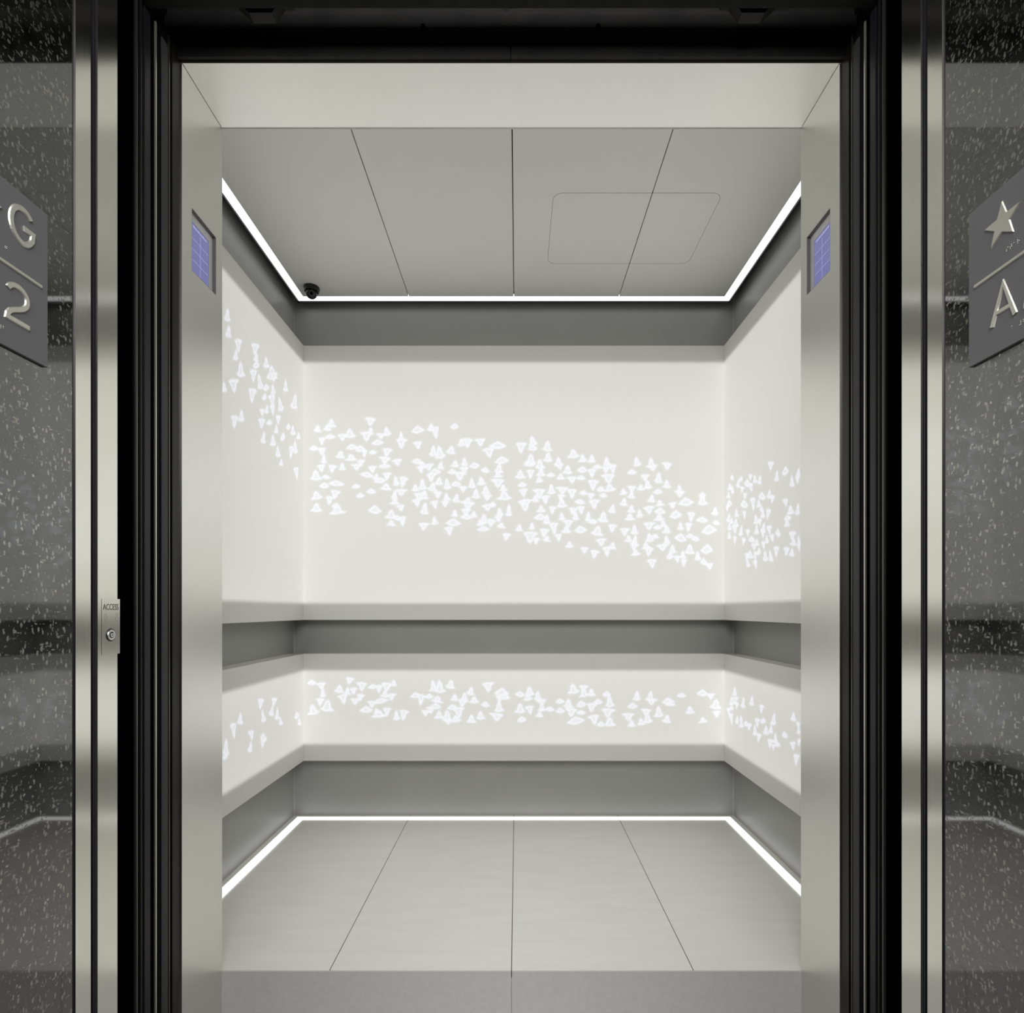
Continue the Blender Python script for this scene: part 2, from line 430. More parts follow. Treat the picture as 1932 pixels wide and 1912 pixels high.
# ------------------------------------------------------------------ bird artwork, read off as image points and put onto the panels
CROPS = {
    'back_up': [((560, 760), 4.6, """180,225,70,60,u 265,215,70,60,u 300,180,85,80,u 290,295,100,40,s 220,335,60,70,d 400,300,90,60,d 460,265,110,85,u 635,165,100,75,d 640,245,60,60,u 600,295,110,90,d 725,290,80,50,d 780,250,80,80,u 700,345,110,50,s 905,290,50,80,u 912,355,105,95,d 1050,235,115,70,s 1165,215,70,70,u 1200,260,80,110,d 1370,205,70,55,s 1048,370,80,70,d 1240,430,100,120,u 1185,420,80,100,u 1340,410,90,75,u 1430,345,80,70,u 1480,350,90,90,d 1590,345,100,70,d 1740,370,160,70,s 1665,435,110,90,d 480,385,110,50,s 550,400,90,60,s 585,440,50,70,d 660,430,70,35,s 785,435,90,80,d 150,395,80,45,s 215,425,80,70,d 235,490,50,80,u 380,450,90,65,u 470,475,110,60,u 560,525,70,60,d 515,560,90,55,d 395,555,65,65,u 310,575,75,70,d 210,570,75,65,d 760,500,110,60,d 870,520,90,60,d 760,550,110,40,s 660,580,80,60,d 610,625,130,50,s 165,630,110,95,u 255,645,80,35,s 345,700,150,50,s 240,720,90,50,s 170,805,110,75,u 335,800,90,85,d 285,850,70,80,d 170,910,110,80,u 350,930,160,80,u 340,895,70,50,s 515,725,75,40,s 550,805,70,45,s 645,770,85,45,s 690,645,60,60,u 720,675,110,50,s 785,640,80,70,d 860,680,60,90,u 925,690,80,100,d 775,730,110,60,u 850,800,60,90,u 910,780,110,60,d 850,860,90,50,u 900,915,75,55,d 675,930,120,80,s 820,970,120,80,u 870,1000,70,50,s 920,1030,70,90,d 820,1045,85,50,u 1045,510,100,50,s 1090,540,80,60,u 1075,580,70,60,d 1150,560,90,60,d 1250,545,60,65,u 1375,530,75,60,u 1455,515,65,75,u 1540,545,90,55,s 1635,585,75,50,s 1780,500,130,70,s 1755,570,80,90,u 1745,625,80,50,u 1350,600,80,45,s 1450,590,80,70,d 1420,640,110,80,d 1200,600,110,60,s 1170,650,90,80,d 1235,680,80,70,u 1180,730,90,80,u 1090,710,80,100,u 1030,740,70,60,u 1305,705,70,100,u 1380,705,90,50,s 1520,700,70,90,u 1600,680,80,75,u 1740,700,130,80,d 1790,740,70,60,u 1440,750,80,50,d 1555,790,80,90,u 1640,760,80,80,u 1655,825,80,50,d 1800,805,140,85,u 1070,820,110,80,d 1105,800,90,80,u 1220,800,80,60,d 1300,820,70,70,u 1385,830,70,75,u 1290,880,70,50,d 1485,850,90,60,u 1040,870,80,70,d 1110,920,80,110,u 1195,885,70,70,d 1480,890,140,70,d 1470,950,90,60,d 1660,910,110,60,d 1700,885,60,50,s 1840,935,60,110,u 1370,960,60,60,u 1470,990,110,50,s 1535,970,70,50,u 1760,950,70,70,u 1625,1010,90,90,u 1590,1040,60,60,u 1620,1095,110,45,s 1690,1045,80,70,d 1750,1010,70,60,d 1775,1065,80,45,u 1360,1040,140,70,s 1320,1115,80,80,d 1105,1075,100,65,d 1195,1025,65,70,u 1820,1165,75,65,d"""),
                ((960, 780), 4.6, """110,300,100,100,d 205,240,80,90,u 205,300,80,60,s 335,285,90,95,u 340,380,90,90,u 190,400,110,100,u 180,440,100,50,s 270,440,90,90,u 430,420,80,80,u 440,465,70,50,d 560,350,110,80,u 640,390,80,70,u 720,395,70,70,u 100,530,100,80,u 185,530,70,80,d 280,510,80,80,u 365,535,75,40,s 265,575,70,50,u 510,490,90,80,u 450,550,80,50,u 545,580,90,60,d 625,560,85,40,s 640,490,90,60,s 725,520,80,80,d 770,465,80,35,s 850,420,70,80,u 840,490,80,60,d 905,485,70,85,d 860,570,130,90,d 875,645,110,70,u 735,625,100,100,d 800,660,70,50,s 645,690,70,40,s 710,720,70,50,d 820,712,65,40,s 115,620,80,45,s 130,690,80,70,d 260,700,120,90,d 230,740,70,60,u 320,750,80,80,d 370,660,80,90,u 460,670,120,60,d 455,730,70,50,d 545,700,90,90,d 460,780,100,80,u 615,768,95,45,s 745,790,100,85,d 145,800,130,110,d 130,770,50,60,u 280,830,80,60,u 380,840,70,65,d 270,900,110,60,s 330,920,70,90,u 560,850,80,60,d 580,890,60,80,u 625,840,70,70,d 460,895,60,70,u 690,900,60,90,u 730,940,80,45,s 820,900,100,100,u 900,830,70,75,u 510,960,100,70,d 500,1010,90,60,u 620,1010,110,70,s 90,995,70,60,u 200,980,50,60,u 190,1080,140,110,d 240,1110,60,60,d 310,1040,90,80,d 395,1000,80,110,d 330,1090,70,50,u 430,1080,60,65,d 770,1020,120,90,u 900,1000,80,75,d 525,1140,75,55,u 655,1190,70,55,d 745,1225,80,75,d 805,1120,100,70,d 900,1150,75,60,u 855,1200,80,90,d 1110,420,75,85,u 1235,430,80,90,u 1245,475,100,50,d 1370,460,90,65,d 1070,510,85,45,s 1300,560,80,100,u 1185,560,80,60,d 1205,620,80,80,u 1145,645,70,50,u 1370,615,75,75,u 1480,660,60,80,u 1480,700,100,60,d 1535,770,140,80,s 1295,680,85,45,s 995,680,65,55,u 1065,660,80,60,d 1065,710,70,60,u 1000,770,75,70,u 1240,740,70,70,u 1310,780,75,55,u 1425,800,70,55,d 1680,750,90,100,u 1680,710,60,50,s 1790,850,65,70,u 1065,830,70,70,u 1135,870,60,70,u 1050,900,90,60,u 1220,840,100,70,d 1310,850,100,60,s 1305,905,100,60,u 1450,880,110,80,s 1580,900,70,90,d 1680,925,110,50,s 1220,980,110,70,d 1340,960,70,60,u 1290,990,70,40,s 1370,1010,80,70,u 1490,980,60,70,u 1560,990,60,80,d 1740,1010,140,90,s 1800,950,60,40,s 1010,1030,90,70,d 1090,1010,70,90,u 1220,1080,80,80,u 1270,1070,70,40,s 1040,1090,70,60,u 1095,1100,60,80,u 1370,1100,60,70,u 1490,1080,110,80,s 1620,1090,70,45,s 1570,1065,70,40,s 1090,1160,80,60,d 1100,1210,90,50,u 1190,1150,80,60,u 1210,1200,90,80,d 1340,1165,120,60,d 1420,1180,70,80,u 1240,1305,90,80,d 1400,1240,60,60,s 1460,1265,60,60,d 1510,1230,60,70,u 1520,1300,50,70,d 1570,1180,100,90,u 1640,1240,60,80,u 1690,1290,60,60,s 1720,1180,110,90,s 1740,1330,70,55,d""")],
    'back_low': [((560, 1260), 4.6, """130,130,80,45,s 210,160,90,60,d 225,215,50,90,u 205,300,75,70,d 265,330,130,110,u 140,365,110,95,u 370,185,90,70,u 460,115,80,60,d 440,205,60,70,u 495,205,70,60,d 400,275,90,90,d 555,260,70,60,d 510,295,90,55,d 560,165,100,80,d 660,165,90,40,s 715,185,70,70,d 785,170,110,80,d 840,135,60,50,u 765,230,80,60,u 825,255,80,60,d 720,290,170,45,s 655,320,80,60,d 600,365,120,60,s 710,400,140,70,u 690,380,50,50,u 785,385,75,75,d 865,415,60,90,u 930,415,80,100,d 1035,240,100,50,s 1080,280,80,100,d 1150,250,80,45,s 1220,275,110,60,u 1185,160,80,100,u 1240,165,100,120,u 1335,145,90,80,u 1205,335,100,60,s 1160,370,80,60,d 1120,395,80,50,d 1235,410,90,70,u 1305,420,100,110,u 1310,470,80,50,d 1370,260,75,60,u 1455,255,70,80,u 1510,205,75,70,u 1540,280,90,60,u 1440,310,90,70,d 1350,345,100,50,s 1410,390,110,100,d 1380,445,100,60,u 1635,320,75,50,s 1595,415,80,75,u 1515,445,85,75,u 1665,170,110,90,d 1780,215,130,80,s 1755,270,60,70,d 1755,340,90,100,u 1730,430,130,70,d"""),
                 ((950, 1260), 4.493, """15,235,80,80,u 140,225,85,50,s 220,200,90,80,u 205,250,80,60,u 290,240,70,80,u 320,295,90,50,d 325,340,70,60,u 140,345,100,90,u 220,360,80,75,d 395,352,80,40,s 305,395,70,50,u 155,440,80,50,s 480,285,80,45,s 550,305,90,80,u 480,365,80,50,s 570,380,110,80,d 655,380,85,35,s 610,450,160,70,s 590,180,110,90,u 680,180,80,60,d 680,215,90,70,u 745,210,70,70,u 660,310,90,60,s 750,340,90,80,d 800,290,75,45,s 875,225,70,50,s 900,285,80,110,u 890,385,130,80,d 900,460,110,80,u 765,445,100,90,d 825,480,70,45,s 1130,240,70,85,u 1095,325,90,50,s 1245,245,80,90,u 1260,290,100,55,d 1395,285,110,60,s 1415,300,90,50,u 1510,235,75,40,s 1580,360,80,65,u 1315,375,85,100,u 1385,435,80,70,u 1205,380,90,60,d 1220,430,90,90,u 1165,460,70,60,u 1055,420,110,70,d 1085,475,70,55,u 1685,215,100,60,s 1760,245,70,50,d 1800,310,110,90,u 1810,395,70,60,d 1690,445,75,45,u""")],
    'left_up': [((400, 540), 4.78, """140,260,60,120,u 150,410,60,110,u 240,540,70,130,d 215,620,50,100,u 260,750,80,150,u 200,900,100,130,d 110,910,50,90,u 385,570,80,110,d 400,640,50,80,u 400,710,60,70,s 370,810,70,120,d 430,860,60,150,u 490,690,60,100,u 540,780,110,140,u 560,820,70,90,d 490,915,60,60,s 365,990,80,140,d 475,1000,40,60,s 550,930,50,100,u 540,1040,70,130,d 615,1065,60,140,u 665,900,50,110,u 745,1040,70,150,u 455,1140,50,60,d 495,1110,40,80,u 545,1120,50,100,d 450,1240,70,90,d 520,1230,50,50,s 595,1205,50,80,d 580,1290,40,80,u 200,1225,70,120,d 265,1170,60,110,u 465,1365,50,110,u 550,1390,60,110,u 640,1360,40,80,s 595,1490,50,110,u 625,1590,40,60,u 690,1270,40,50,s 730,1300,50,90,u 780,1350,40,60,u 750,1450,50,130,u 715,1500,50,120,d 760,1690,50,120,d""")],
    'right_up': [((1350, 840), 7.353, """230,450,50,80,s 200,580,80,90,u 235,620,50,110,u 180,690,60,90,u 315,530,60,120,u 355,470,50,70,s 370,620,60,80,d 440,530,90,110,s 485,450,50,80,d 545,470,60,110,u 490,590,80,120,d 615,480,60,130,u 770,290,90,120,d 850,430,60,150,u 970,360,90,130,s 1060,500,70,170,u 1150,380,60,120,u 1140,480,60,110,d 190,810,80,100,s 165,880,50,80,d 290,940,60,120,u 410,710,60,80,d 395,820,110,120,s 520,820,80,190,d 400,970,50,110,d 645,710,100,110,s 600,810,70,110,u 745,680,70,120,u 785,750,70,110,d 640,890,60,80,s 655,960,70,100,u 730,960,70,150,d 560,1030,80,140,u 615,1070,60,100,d 185,1010,70,120,u 225,1050,50,80,u 280,1080,90,120,u 195,1130,60,100,u 265,1170,80,130,d 190,1250,50,100,u 355,1190,60,150,u 450,1220,60,90,d 270,1320,50,110,d 390,1340,60,100,d 570,1170,70,140,u 665,1150,80,140,u 660,1230,60,120,d 750,1180,80,130,d 785,1290,70,100,d 865,1220,70,110,s 500,1310,90,90,s 570,1350,80,90,u 540,1410,90,90,d 710,1310,50,110,u 665,1390,60,110,d 480,1520,100,110,u 430,1560,60,130,d 450,1640,60,100,u 555,1540,60,120,d 600,1480,60,100,s 555,1660,60,130,d 690,1540,80,150,u 760,1520,60,120,u 775,1580,60,60,u 840,1480,80,150,d 970,800,80,110,d 1040,900,110,130,u 1140,890,70,160,u 1000,1010,100,80,s 990,1080,80,110,u 1070,1260,110,120,d 1080,1340,100,110,u 980,1480,80,120,d 1060,1490,80,110,u 1155,1320,40,120,u 1155,1420,40,100,d""")],
    'left_low': [((400, 1280), 9.66, """255,1260,130,330,u 240,1430,90,120,s 390,960,120,300,d 515,740,110,210,u 890,470,120,200,d 930,690,90,230,u 1130,440,110,170,d 1090,600,110,180,u 1190,650,90,230,u 1250,780,80,140,u 715,1040,120,170,d 700,1250,90,200,u 935,1080,120,160,s 920,1200,80,160,d 1545,680,90,130,s 1590,790,70,140,u""")],
    'right_low': [((1350, 1260), 9.559, """345,430,90,170,u 290,600,100,170,u 360,600,110,150,d 385,690,60,120,d 500,630,90,200,u 290,730,80,80,s 655,600,90,180,u 830,750,90,150,d 235,790,70,130,d 290,930,80,220,d 390,940,70,150,u 460,920,70,100,u 465,1020,90,120,u 550,1010,90,100,s 610,1070,80,130,d 710,1130,90,190,u 780,1270,90,160,d 755,1000,100,170,d 860,960,100,100,s 910,1130,110,160,u 1000,1110,90,150,u 1050,930,110,230,u 990,1370,130,150,d 1080,1280,90,200,u 1110,1370,120,110,u 1040,1440,60,100,d 1245,1215,100,120,s 1405,890,110,150,u 1490,1050,60,130,d 1500,1150,60,80,u 1400,1410,110,150,d 1500,1350,60,120,d 1450,1660,110,200,d""")],
}
SH = {
    'u': [(-.5, -.42), (-.24, -.18), (-.2, .22), (-.02, .5), (.17, .28), (.26, -.12), (.5, -.34), (.12, -.5)],
    'd': [(-.5, .38), (-.1, .5), (.36, .46), (.5, .4), (.3, .1), (.2, -.3), (.06, -.5), (-.14, -.2), (-.2, .14)],
    's': [(-.5, -.32), (-.3, .12), (-.05, .5), (.2, .3), (.5, .02), (.28, -.26), (-.08, -.5)],
}


def seg_sdf(P, poly):
    """signed distance (inside negative) from points P (n,2) to polygon"""
    d = np.full(len(P), 1e9)
    inside = np.zeros(len(P), bool)
    n = len(poly)
    for i in range(n):
        a = np.array(poly[i]); b = np.array(poly[(i + 1) % n])
        e = b - a
        w = P - a
        t = np.clip((w @ e) / (e @ e + 1e-12), 0, 1)
        d = np.minimum(d, np.hypot(*(w - t[:, None] * e).T))
        c = (a[1] > P[:, 1]) != (b[1] > P[:, 1])
        with np.errstate(divide='ignore', invalid='ignore'):
            xx = a[0] + (P[:, 1] - a[1]) * e[0] / (e[1] if e[1] != 0 else 1e-12)
        inside ^= c & (P[:, 0] < xx)
    return np.where(inside, -d, d)


def birds_for(key, project):
    rnd = random.Random(hash(key) % 1000 if False else len(key) * 7)
    out = []
    for (ox, oy), sc, txt in CROPS[key]:
        for tok in txt.split():
            x, y, w, h, t = tok.split(',')
            x, y, w, h = float(x), float(y), float(w) * 0.86, float(h) * 0.86
            fx = rnd.choice((-1, 1))
            a = math.radians(rnd.uniform(-9, 9)) if t != 's' else math.radians(rnd.uniform(0, 20) * (-fx))
            poly = []
            for px, py in SH[t]:
                qx, qy = fx * px * w, py * h
                rx, ry = qx * math.cos(a) - qy * math.sin(a), qx * math.sin(a) + qy * math.cos(a)
                poly.append(project(ox + (x + rx) / sc, oy + (y - ry) / sc))
            out.append(poly)
    return out


def axis_samples(a, b, fine, coarse, lo, hi):
    pts = [a]
    while pts[-1] < b - 1e-9:
        p = pts[-1]
        pts.append(min(b, p + (fine if lo <= p <= hi else coarse)))
    return np.array(pts)


def smooth(e0, e1, x):
    t = np.clip((x - e0) / (e1 - e0), 0, 1)
    return t * t * (3 - 2 * t)


def panel_face(key, u0, u1, z0, z1, place, parent, band=0.077):
    """face of a light panel; u runs along the wall, place(u, z) gives the 3D point"""
    polys = birds_for(key, PROJ[key])
    allp = np.array([p for poly in polys for p in poly])
    us = axis_samples(u0, u1, 0.0032, 0.02, max(u0, allp[:, 0].min() - 0.03), min(u1, allp[:, 0].max() + 0.02))
    bz = 0.0035
    zs = axis_samples(z0, z1, 0.0034, 0.012, allp[:, 1].min() - 0.02, allp[:, 1].max() + 0.02)
    extra = np.concatenate([np.linspace(z0 + band - 0.02, z0 + band + 0.02, 9), np.linspace(z1 - band - 0.02, z1 - band + 0.02, 9)])
    zs = np.unique(np.round(np.concatenate([zs, extra]), 5))
    U, Z = np.meshgrid(us, zs, indexing='ij')
    mot = np.zeros_like(U)
    for poly in polys:
        pp = np.array(poly)
        m = 0.012
        iu0, iu1 = np.searchsorted(us, [pp[:, 0].min() - m, pp[:, 0].max() + m])
        iz0, iz1 = np.searchsorted(zs, [pp[:, 1].min() - m, pp[:, 1].max() + m])
        if iu1 <= iu0 or iz1 <= iz0:
            continue
        sub = np.stack([U[iu0:iu1, iz0:iz1].ravel(), Z[iu0:iu1, iz0:iz1].ravel()], 1)
        d = seg_sdf(sub, poly)
        core = smooth(0.0065, -0.0010, d)                     # soft edge
        dip = 0.42 * smooth(-0.003, -0.0085, d)               # bodies a little dimmer than their outline
        glow = 0.16 * smooth(0.013, 0.0, d)
        v = np.maximum(core - dip, glow).reshape(iu1 - iu0, iz1 - iz0)
        s = mot[iu0:iu1, iz0:iz1]
        # overlapping outlines stay readable
        mot[iu0:iu1, iz0:iz1] = np.maximum(s, v)
    e = np.minimum(Z - z0, z1 - Z)
    lit = smooth(band - 0.014, band + 0.010, e)
    near = np.exp(-np.maximum(e - band, 0) / 0.09)
    side = np.exp(-np.minimum(U - u0, u1 - U) / 0.03)
    back = lit * (0.92 + 0.16 * near + 0.10 * side)
    nu, nz = U.shape
    co = np.array([place(a, b) for a, b in zip(U.ravel(), Z.ravel())])
    idx = np.arange(nu * nz).reshape(nu, nz)
    f = np.stack([idx[:-1, :-1], idx[1:, :-1], idx[1:, 1:], idx[:-1, 1:]], -1).reshape(-1, 4)
    if key.startswith('right') or key.startswith('back'):
        pass
    me = bpy.data.meshes.new('glass_face')
    me.vertices.add(len(co))
    me.vertices.foreach_set('co', co.ravel())
    me.loops.add(f.size)
    me.loops.foreach_set('vertex_index', f.ravel())
    me.polygons.add(len(f))
    me.polygons.foreach_set('loop_start', np.arange(len(f)) * 4)
    me.update(calc_edges=True)
    a = me.attributes.new('backlight', 'FLOAT', 'POINT')
    a.data.foreach_set('value', back.ravel().astype(np.float32))
    a = me.attributes.new('motif', 'FLOAT', 'POINT')
    a.data.foreach_set('value', (mot * lit).ravel().astype(np.float32))
    me.materials.append(M['glass'])
    o = bpy.data.objects.new('glass_face', me)
    col.objects.link(o)
    o.parent = parent
    o.matrix_parent_inverse = Matrix.Translation(-parent.location)
    o['label'] = 'glowing white glass face with a flock of bright birds'
    return o


PW, PD = WC - T, DBK - T     # half width and depth of the panel faces


def pr_back(u, v):
    return (CX + (u - VX) * PD / F, CZ - (v - VY) * PD / F)


def pr_side(sgn):
    def f(u, v):
        d = (sgn * PW - CX) * F / (u - VX)
        return (d, CZ - (v - VY) * d / F)
    return f


PROJ = {'back_up': pr_back, 'back_low': pr_back, 'left_up': pr_side(-1), 'left_low': pr_side(-1), 'right_up': pr_side(1), 'right_low': pr_side(1)}
UP, LOW = (0.905, 2.138), (0.2713, 0.7526)
FT = 0.004   # frame skin
for lvl, (z0, z1), nm in (('up', UP, 'tall upper'), ('low', LOW, 'low')):
    t = thing('light_panel', (0, DBK, z0), '%s backlit white bird panel on the back wall' % nm, 'light panel', 'backlit bird panels on the cab walls')
    panel_face('back_' + lvl, -PW, PW, z0, z1, lambda u, z: (u, PD, z), t)
    boxes('panel_frame', [(-PW, PW, PD + 0.0008, DBK - 0.001, z0 + 0.0002, z1 - 0.0002)], M['frame'], t)
    for s, sn in SIDES:
        t = thing('light_panel', (s * WC, 2.0, z0), '%s backlit white bird panel on the %s wall' % (nm, sn), 'light panel', 'backlit bird panels on the cab walls')
        panel_face(sn + '_' + lvl, DI + 0.01, PD, z0, z1, lambda u, z, s=s: (s * PW, u, z), t)
        boxes('panel_frame', [(s * (PW + 0.0008), s * (WC - 0.001), DI + 0.01, PD, z0 + 0.0002, z1 - 0.0002)], M['frame'], t)

# ------------------------------------------------------------------ cab entrance: jambs with display recesses, head
DY0, DY1, DZ0, DZ1 = 1.3164, 1.4225, 1.761, 1.910
RD = 0.009
ZJ = ZH - 0.0014       # open joint under the head
for s, sn in SIDES:
    a, b = s * W, s * (W + 0.03)
    struct('wall_entrance_' + sn, [(a, b, DF, DY0, ZLOW, ZJ), (a, b, DY1, DI, ZLOW, ZJ), (a, b, DY0, DY1, ZLOW, DZ0), (a, b, DY0, DY1, DZ1, ZJ), (s * (W + 0.003), b, DF, DI, ZJ, ZH),
                                   (s * (W + RD + 0.004), b, DY0, DY1, DZ0, DZ1)], M['jamb'],
           'tall bright textured steel jamb on the %s of the cab entrance' % sn)
    struct('wall_return_' + sn, [(s * (W + 0.03), s * (WC + TH), DI - 0.03, DI, -0.04, ZT)], M['wall'])
    t = thing('display_screen', (s * (W + RD), (DY0 + DY1) / 2, DZ0), 'small violet display screen set into the %s steel jamb' % sn, 'display', 'displays in the entrance jambs')
    x = s * (W + RD)
    boxes('bezel', [(x, x + s * 0.003, DY0, DY1, DZ0, DZ1)], M['bezel'], t)
    e = 0.0014
    boxes('recess_frame', [(s * (W + 0.0005), x, DY0, DY0 + e, DZ0, DZ1), (s * (W + 0.0005), x, DY1 - e, DY1, DZ0, DZ1),
                           (s * (W + 0.0005), x, DY0, DY1, DZ0, DZ0 + e), (s * (W + 0.0005), x, DY0, DY1, DZ1 - e, DZ1)], M['bezeldark'], t)
    sy0, sy1, sz0, sz1 = DY0 + 0.012, DY1 - 0.021, DZ0 + 0.009, DZ1 - 0.024
    boxes('screen_surround', [(x - s * 0.0006, x, sy0 - 0.002, sy1 + 0.002, sz0 - 0.0015, sz1 + 0.0018)], M['bezeldark'], t)
    sc = boxes('screen', [(x - s * 0.0012, x - s * 0.0006, sy0, sy1, sz0, sz1)], M['screen'], t)
    ln = []
    w_ = 0.0004
    gx0, gx1 = x - s * 0.0014, x - s * 0.0012
    ym = (sy0 + sy1) / 2
    ln.append((gx0, gx1, ym - w_, ym + w_, sz0 + 0.002, sz1 - 0.014))
    for k in range(1, 4):
        zz = sz0 + (sz1 - 0.012 - sz0) * k / 4 + 0.001
        ln.append((gx0, gx1, sy0 + 0.002, sy1 - 0.002, zz - w_, zz + w_))
    boxes('grid_lines', ln, M['screenline'], sc)
    rnd = random.Random(5)
    tx = []
    yy = sy0 + 0.006
    while yy < sy1 - 0.010:
        l_ = rnd.choice((0.0016, 0.0024, 0.003))
        tx.append((gx0, gx1, yy, yy + l_, sz1 - 0.009, sz1 - 0.009 + rnd.choice((0.0035, 0.0045))))
        yy += l_ + 0.0011
    boxes('text_row', tx, M['screenline'], sc)
struct('wall_entrance_head', [(-WC, WC, DF, DI - 0.0015, ZH, ZT)], M['jamb'], 'bright steel underside of the cab entrance head')
struct('trim_4', [(-W, W, DI - 0.0015, DI, ZH - 0.0018, ZT)], M['frame'], 'thin bright edge of the entrance head')
struct('trim_5', [(-W, W, DF - 0.004, DF, ZH - 0.001, ZH + 0.008)], M['header'], 'dark lip above the entrance')

# ------------------------------------------------------------------ door zone: car doors, landing doors, slots
ZD = 2.235
XO = 1.42
n = 1
for s, sn in SIDES:
    # dark brown channel next to the cab jamb
    struct('trim_%d' % (6 if s < 0 else 7), [(s * (W + 0.003), s * (W + 0.03), 1.247, DF, ZLOW, ZD), (s * (W + 0.012), s * (W + 0.03), 1.238, 1.247, ZLOW, ZD)], M['brown'],
           'dark brown channel between the cab jamb and the %s car door' % sn)
    d = struct('door_%d' % n, [(s * (W + 0.004), s * XO, 1.200, 1.234, ZLOW + 0.006, ZD)], M['black'], 'retracted %s car door, dark narrow edge' % sn, 0.001)
    o = boxes('light_curtain', [(s * (W + 0.0005), s * (W + 0.0035), 1.206, 1.227, ZLOW + 0.02, ZD - 0.03)], M['curtain'], d, 0.0006)
    o['label'] = 'grey light curtain housing'
    o = boxes('door_edge', [(s * (W + 0.0005), s * (W + 0.004), 1.2315, 1.2335, ZLOW + 0.006, ZD)], M['door_nose'], d)
    n += 1
    d = struct('door_%d' % n, [(s * (W + 0.006), s * XO, 1.125, 1.180, ZLOW + 0.006, ZD - 0.015)], M['door'], 'retracted %s landing door, dark grooved edge' % sn, 0.003)
    o = boxes('door_nose', [(s * (W + 0.001), s * (W + 0.010), 1.1265, 1.1325, ZLOW + 0.006, ZD - 0.02)], M['door_nose'], d, 0.0028)
    o['label'] = 'thin rounded metal nose'
    boxes('bumper', [(s * (W + 0.002), s * (W + 0.008), 1.1405, 1.1465, ZLOW + 0.006, ZD - 0.02), (s * (W + 0.003), s * (W + 0.008), 1.153, 1.173, ZLOW + 0.006, ZD - 0.02)], M['rubber'], d, 0.0018)
    o = boxes('edge_fin', [(s * (W - 0.0005), s * (W + 0.003), 1.184, 1.1875, ZLOW + 0.006, ZD - 0.02)], M['fin'], d)
    o['label'] = 'thin bright metal fin'
    n += 1
    # black filler added to close the door pocket, stands in for hoistway darkness
    struct('wall_dark_filler_' + sn, [(s * XO, s * (XO + 0.03), DB1, DF, ZLOW, ZT), (s * (W + 0.03), s * XO, 1.252, DF, ZLOW, ZT)], M['black'])

# header over the doors: dark beams, rail, hanger brackets, latch
struct('wall_header', [(-XO, XO, 1.262, DF - 0.004, ZH + 0.0305, 2.312), (-XO, -0.0008, 1.264, DF - 0.004, ZH + 0.001, ZH + 0.029), (0.0008, XO, 1.264, DF - 0.004, ZH + 0.001, ZH + 0.029), (-XO, XO, 1.270, DF - 0.004, 2.312, ZT)], M['beam'], 'dark metal face above the cab entrance')
tag(boxes('header_rail', [(-XO, XO, 1.14, 1.17, 2.226, 2.30), (-XO, XO, 1.135, 1.14, 2.223, 2.229)], M['header'], None, 0.001),
    'black door track running across above the opening', 'door track')
struct('wall_header_top', [(-XO, XO, DB1, DF, 2.42, 2.45)], M['black'])


def bracket(xc, label, fl):
    t = thing('hanger_bracket', (xc, 1.17, 2.25), label, 'bracket', 'door hanger brackets above the opening')
    bm = bmesh.new()
    s = 1200 / 1.25
    pts = [(-0.075, 0.052), (-0.075, 0.034), (-0.045, 0.034), (-0.014, 0.006), (0.034, 0.006), (0.055, 0.034), (0.075, 0.034), (0.075, 0.052)]
    prism(bm, [Vector((xc + fl * px, 1.180, 2.222 + pz)) for px, pz in pts], (0, 0.022, 0))
    obj('bracket_plate', bm, M['beam'], t)
    for dx in (-0.062, 0.066):
        bm = bmesh.new()
        cyl(bm, (xc + fl * dx, 1.179, 2.264), (0, 1, 0), 0.0055, 0.006, n=6)
        obj('bolt', bm, M['rubber'], t)


bracket(-0.545, 'dark trapezoid hanger bracket above the left part of the opening', 1)
bracket(0.53, 'dark trapezoid hanger bracket above the right part of the opening', -1)
t = thing('door_latch', (-0.01, 1.17, 2.25), 'small dark latch hanging above the middle of the opening', 'latch')
boxes('latch_body', [(-0.03, 0.012, 1.171, 1.19, 2.246, 2.30)], M['beam'], t, 0.003)
bm = bmesh.new()
cyl(bm, (-0.009, 1.178, 2.243), (0, 0, 1), 0.006, 0.018)
cyl(bm, (-0.009, 1.170, 2.252), (0, 1, 0), 0.009, 0.006)
obj('latch_pin', bm, M['rubber'], t)

for bxx, lb in ((-0.2, 'small dark bolt on the beam above the opening, left one'), (0.2, 'small dark bolt on the beam above the opening, right one')):
    bm = bmesh.new()
    cyl(bm, (bxx, 1.259, 2.281), (0, 1, 0), 0.006, 0.006, n=6)
    cyl(bm, (bxx, 1.258, 2.272), (0, 0, 1), 0.0022, 0.02, n=10)
    tag(obj('beam_bolt', bm, M['header']), lb, 'bolt', 'bolts on the beam above the opening')

# sills
sl = [(-XO, XO, DB1, DI, ZLOW - 0.04, ZLOW - 0.012)]
for k, (a, b) in enumerate(((DB1, 1.060), (1.066, 1.100), (1.106, 1.140), (1.146, 1.172), (1.184, 1.214), (1.220, 1.244), (1.250, DI))):
    sl.append((-XO, XO, a, b, ZLOW - 0.03, ZLOW))
struct('trim_8', sl, M['sill'], 'grooved metal sills below the doors')

